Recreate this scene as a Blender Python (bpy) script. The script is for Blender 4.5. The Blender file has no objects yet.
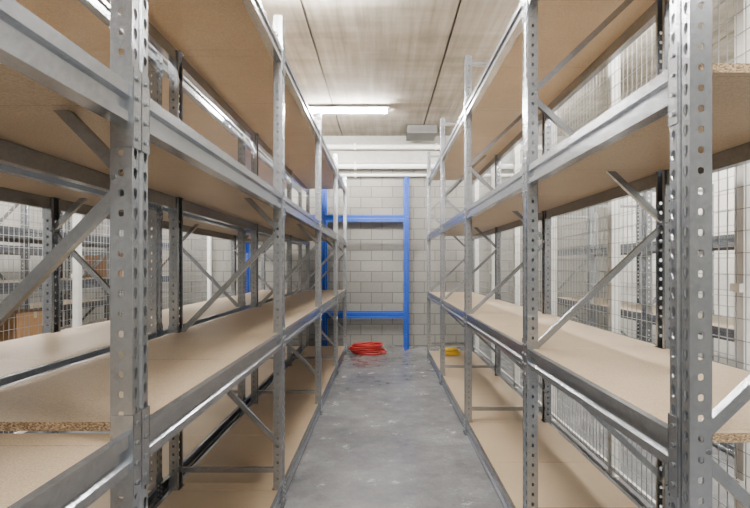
import bpy, math, random
from mathutils import Vector, Matrix
random.seed(4)
sc = bpy.context.scene
col = sc.collection

# ------------------------------------------------------------ materials
def newmat(name):
    m = bpy.data.materials.new(name); m.use_nodes = True
    nt = m.node_tree; b = nt.nodes["Principled BSDF"]
    return m, nt, b
def ramp(nt, src, stops):
    r = nt.nodes.new("ShaderNodeValToRGB")
    els = r.color_ramp.elements
    els[0].position, els[0].color = stops[0][0], (*stops[0][1], 1)
    els[1].position, els[1].color = stops[-1][0], (*stops[-1][1], 1)
    for p, c in stops[1:-1]:
        e = els.new(p); e.color = (*c, 1)
    nt.links.new(src, r.inputs[0]); return r.outputs[0]
def noise(nt, vec, scale, detail=4, rough=.55):
    n = nt.nodes.new("ShaderNodeTexNoise"); n.inputs["Scale"].default_value = scale
    n.inputs["Detail"].default_value = detail; n.inputs["Roughness"].default_value = rough
    nt.links.new(vec, n.inputs["Vector"]); return n.outputs["Fac"]
def objco(nt, scale=None):
    t = nt.nodes.new("ShaderNodeTexCoord")
    if scale is None: return t.outputs["Object"]
    mp = nt.nodes.new("ShaderNodeMapping"); mp.inputs["Scale"].default_value = scale
    nt.links.new(t.outputs["Object"], mp.inputs[0]); return mp.outputs[0]
def mix(nt, a, b, fac, mode="MIX"):
    m = nt.nodes.new("ShaderNodeMix"); m.data_type = "RGBA"; m.blend_type = mode
    for sock, v in ((m.inputs[0], fac), (m.inputs[6], a), (m.inputs[7], b)):
        if hasattr(v, "is_output"): nt.links.new(v, sock)
        elif isinstance(v, tuple): sock.default_value = (*v, 1)
        else: sock.default_value = v
    return m.outputs[2]
def bump(nt, b, h, strength, dist=.01):
    n = nt.nodes.new("ShaderNodeBump"); n.inputs["Strength"].default_value = strength
    n.inputs["Distance"].default_value = dist
    nt.links.new(h, n.inputs["Height"]); nt.links.new(n.outputs[0], b.inputs["Normal"])

def m_galv():
    m, nt, b = newmat("galvanised_steel")
    co = objco(nt)
    v = nt.nodes.new("ShaderNodeTexVoronoi"); v.inputs["Scale"].default_value = 90
    nt.links.new(co, v.inputs["Vector"])
    n = noise(nt, co, 9, 5)
    c1 = ramp(nt, v.outputs["Color"], [(0, (.31, .33, .36)), (1, (.40, .42, .45))])
    c2 = ramp(nt, n, [(.3, (.86, .87, .88)), (.7, (1, 1, 1))])
    nt.links.new(mix(nt, c1, c2, 1.0, "MULTIPLY"), b.inputs["Base Color"])
    b.inputs["Metallic"].default_value = .88; b.inputs["Roughness"].default_value = .26
    return m
def m_simple(name, c, rough=.5, metal=0):
    m, nt, b = newmat(name)
    n = noise(nt, objco(nt), 14, 4)
    o = ramp(nt, n, [(.3, tuple(x*.86 for x in c)), (.7, c)])
    nt.links.new(o, b.inputs["Base Color"])
    b.inputs["Roughness"].default_value = rough; b.inputs["Metallic"].default_value = metal
    return m
def m_board():
    m, nt, b = newmat("chipboard_face")
    co = objco(nt)
    n1 = noise(nt, co, 180, 3, .75); n2 = noise(nt, co, 2.2, 4)
    a = ramp(nt, n1, [(.32, (.29, .215, .13)), (.68, (.52, .41, .285))])
    c = ramp(nt, n2, [(.3, (.86, .85, .84)), (.7, (1, 1, 1))])
    nt.links.new(mix(nt, a, c, 1.0, "MULTIPLY"), b.inputs["Base Color"])
    b.inputs["Roughness"].default_value = .38
    return m
def m_edge():
    m, nt, b = newmat("chipboard_edge")
    co = objco(nt, (1, 1, 2.2))
    v = nt.nodes.new("ShaderNodeTexVoronoi"); v.inputs["Scale"].default_value = 190
    nt.links.new(co, v.inputs["Vector"])
    a = ramp(nt, v.outputs["Color"], [(.15, (.09, .055, .03)), (.5, (.28, .185, .10)), (.85, (.48, .37, .24))])
    nt.links.new(a, b.inputs["Base Color"]); b.inputs["Roughness"].default_value = .85
    bump(nt, b, v.outputs["Distance"], .5, .003)
    return m
def m_floor():
    m, nt, b = newmat("polished_concrete")
    co = objco(nt)
    n1 = noise(nt, co, 1.3, 9, .68); n2 = noise(nt, co, 4.5, 9, .78); n3 = noise(nt, co, 45, 3)
    a = ramp(nt, n1, [(.35, (.135, .14, .148)), (.65, (.27, .273, .28))])
    c = ramp(nt, n2, [(.36, (.72, .72, .73)), (.62, (1, 1, 1))])
    d = ramp(nt, n3, [(.3, (.84, .84, .84)), (.7, (1, 1, 1))])
    nt.links.new(mix(nt, mix(nt, a, c, 1.0, "MULTIPLY"), d, 1.0, "MULTIPLY"), b.inputs["Base Color"])
    r = ramp(nt, n2, [(.3, (.18,)*3), (.7, (.30,)*3)])
    nt.links.new(r, b.inputs["Roughness"])
    return m
def m_ceiling():
    m, nt, b = newmat("ceiling_concrete")
    n1 = noise(nt, objco(nt, (9, .45, 1)), 1, 6, .65)
    n2 = noise(nt, objco(nt), 1.6, 5, .6)
    n3 = noise(nt, objco(nt, (.4, 5, 1)), 1, 5, .6)
    a = ramp(nt, n1, [(.3, (.21, .19, .16)), (.7, (.43, .40, .35))])
    c = ramp(nt, n2, [(.3, (.64, .63, .61)), (.65, (1, 1, 1))])
    d = ramp(nt, n3, [(.3, (.74, .73, .71)), (.6, (1, 1, 1))])
    nt.links.new(mix(nt, mix(nt, a, c, 1.0, "MULTIPLY"), d, 1.0, "MULTIPLY"), b.inputs["Base Color"])
    b.inputs["Roughness"].default_value = .85
    return m
def m_block(name, axis, c, mortar):
    m, nt, b = newmat(name)
    t = nt.nodes.new("ShaderNodeTexCoord")
    s = nt.nodes.new("ShaderNodeSeparateXYZ"); nt.links.new(t.outputs["Object"], s.inputs[0])
    k = nt.nodes.new("ShaderNodeCombineXYZ")
    nt.links.new(s.outputs[axis], k.inputs[0]); nt.links.new(s.outputs[2], k.inputs[1])
    br = nt.nodes.new("ShaderNodeTexBrick")
    br.inputs["Scale"].default_value = 1; br.inputs["Brick Width"].default_value = .40
    br.inputs["Row Height"].default_value = .20; br.inputs["Mortar Size"].default_value = .008
    br.inputs["Mortar Smooth"].default_value = .2
    br.inputs["Color1"].default_value = (*c, 1); br.inputs["Color2"].default_value = (*[x*.84 for x in c], 1)
    br.inputs["Mortar"].default_value = (*mortar, 1)
    nt.links.new(k.outputs[0], br.inputs["Vector"])
    n = noise(nt, t.outputs["Object"], 30, 5)
    g = ramp(nt, n, [(.3, (.88,)*3), (.7, (1,)*3)])
    nt.links.new(mix(nt, br.outputs["Color"], g, 1.0, "MULTIPLY"), b.inputs["Base Color"])
    b.inputs["Roughness"].default_value = .85
    return m
GALV = m_galv(); BOARD = m_board(); EDGE = m_edge()
BLUE = m_simple("blue_powder_coat", (.004, .065, .42), .4)
WHITE = m_simple("white_paint", (.78, .78, .75), .5)
WIRE = m_simple("mesh_wire", (.34, .35, .35), .45, .3)
RED = m_simple("red_hose_rubber", (.42, .012, .010), .5)
YEL = m_simple("yellow_plastic", (.70, .45, .02), .5)
CARD = m_simple("cardboard", (.42, .23, .10), .8)
TAPE = m_simple("packing_tape", (.55, .42, .26), .4)
BOLT = m_simple("zinc_bolt", (.20, .21, .22), .35, .8)
DARK = m_simple("dark_grey_paint", (.10, .10, .10), .6)
EM = bpy.data.materials.new("fluorescent_tube"); EM.use_nodes = True
nt = EM.node_tree; nt.nodes.clear()
e = nt.nodes.new("ShaderNodeEmission"); e.inputs[0].default_value = (1, .95, .885, 1); e.inputs[1].default_value = 760
o = nt.nodes.new("ShaderNodeOutputMaterial"); nt.links.new(e.outputs[0], o.inputs[0])

# ------------------------------------------------------------ mesh builder
class MB:
    def __init__(s): s.v = []; s.f = []; s.m = []
    def quadbox(s, P, mi=0, em=None):
        n = len(s.v); s.v += P
        F = [(0,3,2,1),(4,5,6,7),(0,1,5,4),(1,2,6,5),(2,3,7,6),(3,0,4,7)]
        for i, f in enumerate(F):
            s.f.append(tuple(n+a for a in f)); s.m.append(mi if (em is None or i < 2) else em)
    def box(s, x0, x1, y0, y1, z0, z1, mi=0, em=None):
        if x1 < x0: x0, x1 = x1, x0
        if y1 < y0: y0, y1 = y1, y0
        if z1 < z0: z0, z1 = z1, z0
        s.quadbox([(x0,y0,z0),(x1,y0,z0),(x1,y1,z0),(x0,y1,z0),(x0,y0,z1),(x1,y0,z1),(x1,y1,z1),(x0,y1,z1)], mi, em)
    def obox(s, a, b, w, t, up, off=(0,0), mi=0):
        a = Vector(a); b = Vector(b); d = (b-a).normalized(); up = Vector(up).normalized()
        sd = d.cross(up).normalized()
        q = sd*off[0] + up*off[1]
        P = []
        for base in (a, b):
            for i, j in ((-1,-1),(1,-1),(1,1),(-1,1)):
                P.append(tuple(base + q + sd*(w/2*i) + up*(t/2*j)))
        s.quadbox(P, mi)
    def prism(s, prof, y0, y1, fn, mi=0):
        n = len(s.v); k = len(prof)
        for y in (y0, y1):
            for p in prof: s.v.append(fn(p[0], y, p[1]))
        for i in range(k):
            j = (i+1) % k
            s.f.append((n+i, n+j, n+k+j, n+k+i)); s.m.append(mi)
        s.f.append(tuple(n+i for i in range(k))[::-1]); s.m.append(mi)
        s.f.append(tuple(n+k+i for i in range(k))); s.m.append(mi)
    def cyl(s, a, b, r, seg=10, mi=0):
        a = Vector(a); b = Vector(b); d = (b-a).normalized()
        u = d.orthogonal().normalized(); w = d.cross(u)
        n = len(s.v)
        for base in (a, b):
            for i in range(seg):
                t = 2*math.pi*i/seg
                s.v.append(tuple(base + u*math.cos(t)*r + w*math.sin(t)*r))
        for i in range(seg):
            j = (i+1) % seg
            s.f.append((n+i, n+j, n+seg+j, n+seg+i)); s.m.append(mi)
        s.f.append(tuple(n+i for i in range(seg))[::-1]); s.m.append(mi)
        s.f.append(tuple(n+seg+i for i in range(seg))); s.m.append(mi)
    def mesh(s, name, mats):
        me = bpy.data.meshes.new(name); me.from_pydata(s.v, [], s.f)
        for m in mats: me.materials.append(m)
        me.polygons.foreach_set("material_index", s.m); me.update()
        import bmesh
        bm = bmesh.new(); bm.from_mesh(me); bmesh.ops.recalc_face_normals(bm, faces=bm.faces); bm.to_mesh(me); bm.free()
        return me
    def obj(s, name, mats, parent=None):
        return put(s.mesh(name, mats), name, parent)
def put(me, name, parent=None, loc=(0,0,0), rz=0):
    o = bpy.data.objects.new(name, me); col.objects.link(o)
    o.location = loc; o.rotation_euler = (0, 0, rz)
    if parent: o.parent = parent
    return o
def empty(name, loc=(0,0,0)):
    e = bpy.data.objects.new(name, None); e.empty_display_size = .2; col.objects.link(e); e.location = loc
    return e

# ------------------------------------------------------------ perforated upright
PW, PD = .082, .053
def upright_mesh(name, H, mat):
    v = []; f = []
    def strip(p0, p1, hw, hh, tear=False):
        p0 = Vector((*p0, 0)); p1 = Vector((*p1, 0)); W = (p1-p0).length; d = (p1-p0)/W
        pitch = .05; rows = int(H/pitch)
        for r in range(rows):
            z0 = r*pitch; z1 = z0+pitch if r < rows-1 else H
            zc = z0 + pitch/2; n = len(v)
            out = [(0,z0),(W/2,z0),(W,z0),(W,zc),(W,z1),(W/2,z1),(0,z1),(0,zc)]
            ins = []
            for a in range(8):
                t = math.radians([225,270,315,0,45,90,135,180][a])
                sx = math.cos(t)*hw*(1.25 if a in (0,2,4,6) else 1); sz = math.sin(t)*hh
                if tear and sz < -1e-6: sx *= .45
                ins.append((W/2+sx, zc+sz))
            for (a, z) in out+ins:
                q = p0 + d*a; v.append((q.x, q.y, z))
            for a in range(8):
                b = (a+1) % 8
                f.append((n+a, n+b, n+8+b, n+8+a))
    def plain(p0, p1):
        n = len(v)
        v.extend([(p0[0],p0[1],0),(p1[0],p1[1],0),(p1[0],p1[1],H),(p0[0],p0[1],H)]); f.append((n,n+1,n+2,n+3))
    g = .009; W = PW
    plain((PD,.018),(PD,0)); strip((PD,0),(0,0),.0075,.009)
    strip((0,0),(0,.030),.0095,.016,True); plain((0,.030),(g,.034)); strip((g,.034),(g,W-.034),.004,.006)
    plain((g,W-.034),(0,W-.030)); strip((0,W-.030),(0,W),.0095,.016,True); strip((0,W),(PD,W),.0075,.009)
    plain((PD,W),(PD,W-.018))
    me = bpy.data.meshes.new(name); me.from_pydata(v, [], f); me.materials.append(mat); me.update()
    o = bpy.data.objects.new("tmp", me); col.objects.link(o)
    md = o.modifiers.new("w", "WELD"); md.merge_threshold = .0002
    md = o.modifiers.new("s", "SOLIDIFY"); md.thickness = .0022; md.offset = 0
    bpy.context.view_layer.update()
    dg = bpy.context.evaluated_depsgraph_get()
    me2 = bpy.data.meshes.new_from_object(o.evaluated_get(dg)); me2.name = name
    bpy.data.objects.remove(o)
    return me2
_uc = {}
def get_upright(H, mat):
    k = (round(H, 2), mat.name)
    if k not in _uc: _uc[k] = upright_mesh("perforated_upright", H, mat)
    return _uc[k]

BPROF = [(0,0),(0,.024),(.013,.032),(.013,.056),(0,.064),(0,.095),(.022,.095),(.022,.071),(.045,.071),(.045,0)]

def brace(mb, a, b, y):
    A = (a[0], y, a[1]); B = (b[0], y, b[1])
    mb.obox(A, B, .030, .003, (0,1,0), (0,0))
    mb.obox(A, B, .003, .022, (0,1,0), (.0135,.0125))
    mb.obox(A, B, .003, .022, (0,1,0), (-.0135,.0125))

def rack(name, xf, depth, s, frames, levels, H, node_front, mat=GALV, base=(0,0,0), rz=0, boards=True, near_drop=None):
    """xf aisle face; s=+1 depth grows to +x. frames: y of near side of each frame"""
    E = empty(name, base); E.rotation_euler[2] = rz
    me = get_upright(H, mat)
    for i, y in enumerate(frames):
        for rear in (0, 1):
            x = xf if not rear else xf + s*depth
            dirn = s if not rear else -s
            if dirn > 0: put(me, f"upright_{2*i+rear}", E, (x, y, .006), 0)
            else: put(me, f"upright_{2*i+rear}", E, (x, y+PW, .006), math.pi)
    br = MB(); fp = MB()
    for y in frames:
        xa, xb = xf + s*.045, xf + s*(depth-.045)
        ym = y + .034
        z = .38; front = node_front
        pts = []
        while z < H-.1:
            pts.append((xa if front else xb, z)); z += .67; front = not front
        for p, q in zip(pts, pts[1:]): brace(br, (p[0], p[1]+.02), (q[0], q[1]-.02), ym)
        brace(br, (xa, .22), (xb, .22), ym); brace(br, (xa, H-.06), (xb, H-.06), ym)
        for p in pts: br.cyl((p[0], y-.004, p[1]), (p[0], y+PW+.004, p[1]), .007, 6, 1)
        for rear in (0, 1):
            x = xf + s*(-.012 if not rear else depth-PD-.012)
            fp.box(x, x+s*(PD+.024), y-.02, y+PW+.02, 0.0005, .006)
            xx = x + s*.04
            fp.cyl((xx, y-.011, .006), (xx, y-.011, .016), .007, 6, 1); fp.cyl((xx, y+PW+.011, .006), (xx, y+PW+.011, .016), .007, 6, 1)
    br.obj("braces", [mat, BOLT], E); fp.obj("foot_plates", [mat, BOLT], E)
    bm_ = MB(); cn = MB(); bd = MB()
    for bi, (y0, y1) in enumerate(zip(frames, frames[1:])):
        ya, yb = y0+PW, y1
        for li, zt in enumerate(levels):
            zb = zt-.095
            for rear in (0, 1):
                x0 = xf if not rear else xf+s*depth; d = s if not rear else -s
                bm_.prism(BPROF, ya+.003, yb-.003, lambda px, y, pz: (x0+d*(px+.002), y, zb+pz))
                for (yc, dr) in ((ya, 1), (yb, -1)):
                    zc0, zc1 = zb-.06, zb+.14
                    if zc0 < .02: zc0 = .02
                    cn.box(x0-d*.0045, x0-d*.001, yc-dr*.038, yc+dr*.003, zc0, zc1)
                    cn.box(x0-d*.0045, x0+d*.05, yc+dr*.0005, yc+dr*.004, zc0, zc1)
                    for q in range(4):
                        zz = zc0+.025+q*(zc1-zc0-.05)/3
                        cn.cyl((x0-d*.004, yc-dr*.018, zz), (x0-d*.009, yc-dr*.018, zz), .0065, 8, 1)
            if boards:
                dz = near_drop if (near_drop and bi == 0) else 0
                xi, xo = xf+s*.026, xf+s*(depth-.026)
                bt = zt+.001-dz
                L0, L1 = ya+.006, yb-.006
                n = 1 if (L1-L0) < 1.5 else 2
                for k in range(n):
                    p0 = L0+(L1-L0)*k/n; p1 = L0+(L1-L0)*(k+1)/n-(.003 if k < n-1 else 0)
                    bd.box(xi, xo, p0, p1, bt-.024, bt, 0, 1)
                a0 = y0+.062
                dz2 = 0
                if bi > 0: a0 = y0-.004
                if near_drop and bi == 1: dz2 = near_drop
                bd.box(xf+s*(PD+.012), xf+s*(depth-PD-.012), a0, y0+PW+.004, bt-dz2-.024, bt-dz2, 0, 1)
    bm_.obj("beams", [mat], E); cn.obj("beam_connectors", [mat, BOLT], E)
    if boards: bd.obj("chipboard_shelves", [BOARD, EDGE], E)
    return E

XL, XR = -.620, .745
DL, DR = .70, .755
fl = [-.64, 1.24, 3.10, 5.04, 6.94, 8.68]
fr = [1.21, 2.56, 4.44, 6.32, 8.20]
LV_L = [.11, 1.085, 1.95, 2.86]
LV_R = [.11, 1.074, 2.015, 2.93]
rack("storage_rack", XL, DL, -1, fl, LV_L, 3.05, True, near_drop=.03)
rack("storage_rack", XL-DL-.08, DL, -1, fl, LV_L, 3.05, False)
rack("storage_rack", XR, DR, 1, fr, LV_R, 3.37, False)
rack("storage_rack", -3.3, .7, -1, [.4, 2.3, 4.2, 6.1, 8.0], [.11, .75, 1.35, 1.85], 2.4, True)
rack("storage_rack", -4.5, .7, -1, [.6, 2.5, 4.4, 6.3, 8.2], [.11, .95, 1.75], 2.6, False)
rack("storage_rack", 2.75, .7, 1, [1.0, 2.4, 3.8, 5.2, 6.6, 8.0], [.11, 1.0, 1.75], 2.35, False)

rack("blue_storage_rack", -9.36, .40, 1, [-2.55, -1.10, .40], [.66, 2.42], 3.1, True, mat=BLUE, rz=-math.pi/2, boards=False)

# ------------------------------------------------------------ room
H = 3.93
X0, X1, Y0, Y1 = -5.6, 4.3, -3.2, 9.45
def wall(name, x0, x1, y0, y1, z0, z1, mat):
    b = MB(); b.box(x0, x1, y0, y1, z0, z1); return b.obj(name, [mat])
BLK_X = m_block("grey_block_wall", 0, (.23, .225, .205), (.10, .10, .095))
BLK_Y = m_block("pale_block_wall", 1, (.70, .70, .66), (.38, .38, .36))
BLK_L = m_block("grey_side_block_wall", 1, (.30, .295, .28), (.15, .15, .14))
wall("floor", X0-.2, X1+.2, Y0-.2, Y1+.2, -.2, 0, m_floor())
wall("wall_back", X0-.2, X1+.2, Y1, Y1+.2, 0, H, BLK_X)
wall("wall_front", X0-.2, X1+.2, Y0-.2, Y0, 0, H, BLK_X)
wall("wall_left", X0-.2, X0, Y0, Y1, 0, H, BLK_L)
wall("wall_right", X1, X1+.2, Y0, Y1, 0, H, BLK_Y)
c = MB()
c.box(X0-.2, X1+.2, Y0-.2, Y1+.2, H+.03, H+.2, 1)
x = -.74 - 1.46*4
while x < X1+.2:
    a, b_ = max(x+.012, X0-.2), min(x+1.448, X1+.2)
    if b_ > a: c.box(a, b_, Y0-.2, Y1+.2, H, H+.03, 0)
    x += 1.46
c.obj("ceiling", [m_ceiling(), DARK])
t = MB(); t.box(X0, X1, Y1-.12, Y1-.001, 3.42, H-.002); t.obj("concrete_lintel", [m_simple("lintel_concrete", (.34, .34, .32), .8)])
p = MB()
for z, r, yy in ((3.70, .045, Y1-.20), (3.36, .05, Y1-.12), (3.20, .025, Y1-.09)):
    p.cyl((X0+.02, yy, z), (X1-.02, yy, z), r, 14)
    xx = X0+.6
    while xx < X1: p.box(xx-.02, xx+.02, yy-r-.008, Y1-(.122 if z > 3.42 else .001), z-r-.01, z+r+.01, 0); xx += 1.5
p.obj("service_pipes", [WHITE])
k = MB(); k.box(.44, .95, 8.6, 9.15, H-.14, H-.002); k.box(.46, .93, 8.59, 8.60, H-.12, H-.03, 0)
k.obj("ceiling_duct", [DARK])

# ------------------------------------------------------------ wire mesh partitions
def partition(name, x, y0, y1, h, posts):
    E = empty(name)
    w = MB(); r = .0019
    y = y0
    while y <= y1+.001:
        w.box(x-r, x+r, y-r, y+r, .06, h); y += .06
    z = .06
    while z <= h+.001:
        w.box(x+r, x+3*r, y0, y1, z-r, z+r); z += .10
    w.obj("wire_grid", [WIRE], E)
    q = MB()
    for yy in posts:
        q.box(x+.012, x+.072, yy-.03, yy+.03, .006, h+.05); q.box(x-.0, x+.1, yy-.06, yy+.06, 0.0005, .006)
        for zz in (.5, 1.4, 2.4, 3.2):
            if zz < h: q.box(x-.008, x+.012, yy-.03, yy+.03, zz-.02, zz+.02)
    for zz in (.06, h):
        q.box(x+.008, x+.03, y0, y1, zz-.014, zz+.014)
    q.obj("frame_posts", [WHITE], E)
    return E
partition("wire_mesh_partition", 1.63, .5, 9.15, 3.6, [1.0, 2.3, 3.6, 4.9, 6.2, 7.5, 8.8])
partition("wire_mesh_partition", -3.15, .2, 9.15, 2.9, [.3, 2.7, 5.1, 7.5, 9.0])

# ------------------------------------------------------------ lamps (twin-tube battens)
def lamp(x, y, along="x"):
    E = empty("fluorescent_ceiling_light", (x, y, H)); E.rotation_euler[2] = 0 if along == "x" else math.pi/2
    b = MB()
    b.prism([(-.05,-.012),(-.09,-.035),(-.085,-.045),(-.03,-.052),(.03,-.052),(.085,-.045),(.09,-.035),(.05,-.012)], -.64, .64, lambda px, yy, pz: (yy, px, pz))
    for sx in (-.45, .45): b.box(sx-.02, sx+.02, -.02, .02, -.013, -.001)
    for sx in (-.615, .615): b.box(sx-.012, sx+.012, -.07, .07, -.102, -.050)
    b.obj("housing", [WHITE], E)
    g = MB()
    for q in (-.045, .045): g.cyl((-.602, q, -.082), (.602, q, -.082), .013, 12)
    g.obj("tubes", [EM], E)
for y in (7.6, 4.25, .9): lamp(-.53, y)
lamp(0, -1.8)
for y in (8.0, 4.8, 1.6, -1.6): lamp(-2.4, y)
for y in (7.9, 5.2, 2.5, -.2): lamp(2.2, y, "y")
for y in (6.5, 1.5): lamp(-4.25, y, "y")

# ------------------------------------------------------------ small things
def coil(name, cx, cy, z0, R, r, turns, mat, seed, climb=.5):
    random.seed(seed)
    cu = bpy.data.curves.new(name, "CURVE"); cu.dimensions = "3D"; cu.bevel_depth = r; cu.bevel_resolution = 3
    sp = cu.splines.new("NURBS"); n = turns*14; sp.points.add(n-1)
    for i in range(n):
        t = 2*math.pi*i/14; lay = i/14
        rr = R*(.76+.24*math.sin(lay*2.1)) + random.uniform(-.015, .015)
        z = z0 + r + (lay/turns)*r*2*turns*climb + random.uniform(0, .014)
        sp.points[i].co = (math.cos(t)*rr*1.15 + .04*math.sin(lay*1.7), math.sin(t)*rr*.8, z, 1)
    sp.use_endpoint_u = True; cu.materials.append(mat)
    o = bpy.data.objects.new(name, cu); col.objects.link(o); o.location = (cx, cy, 0)
    bpy.context.view_layer.update()
    me = bpy.data.meshes.new_from_object(o.evaluated_get(bpy.context.evaluated_depsgraph_get()))
    bpy.data.objects.remove(o)
    for pl in me.polygons: pl.use_smooth = True
    put(me, name, None, (cx, cy, 0))
coil("red_hose_coil", -.25, 8.55, 0, .25, .014, 14, RED, 3, .38)
coil("yellow_cable_coil", 1.06, 7.75, .112, .10, .011, 9, YEL, 8)

def carton(x, y, z, w, d, h, rot=0):
    E = MB(); E.box(-w/2, w/2, -d/2, d/2, 0, h, 0)
    E.box(-w/2-.001, w/2+.001, -.025, .025, h-.06, h+.001, 1)
    E.box(-w/2, w/2, -d/2, -.002, h, h+.003, 0); E.box(-w/2, w/2, .002, d/2, h, h+.003, 0)
    put(E.mesh("cardboard_box", [CARD, TAPE]), "cardboard_box", None, (x, y, z), rot)
for (x, y, z, w, d, h) in ((-3.65, 2.85, .752, .5, .45, .30), (-3.65, 3.55, .752, .5, .45, .22), (-3.65, 4.9, .752, .5, .5, .3),
        (-3.65, 6.8, 1.352, .5, .5, .28), (-3.65, 7.4, 1.352, .5, .5, .35)):
    carton(x, y, z, w, d, h)

# ------------------------------------------------------------ world + camera
w = bpy.data.worlds.new("world"); sc.world = w; w.use_nodes = True
w.node_tree.nodes["Background"].inputs[0].default_value = (.9, .95, 1, 1)
w.node_tree.nodes["Background"].inputs[1].default_value = .3
cam = bpy.data.cameras.new("camera"); cam.sensor_width = 36; cam.lens = 24
cam.shift_x = -7/750; cam.shift_y = 12/750; cam.clip_start = .02
co_ = bpy.data.objects.new("camera", cam); col.objects.link(co_)
co_.location = (0, 0, 1.5); co_.rotation_euler = (math.pi/2, 0, 0)
sc.camera = co_
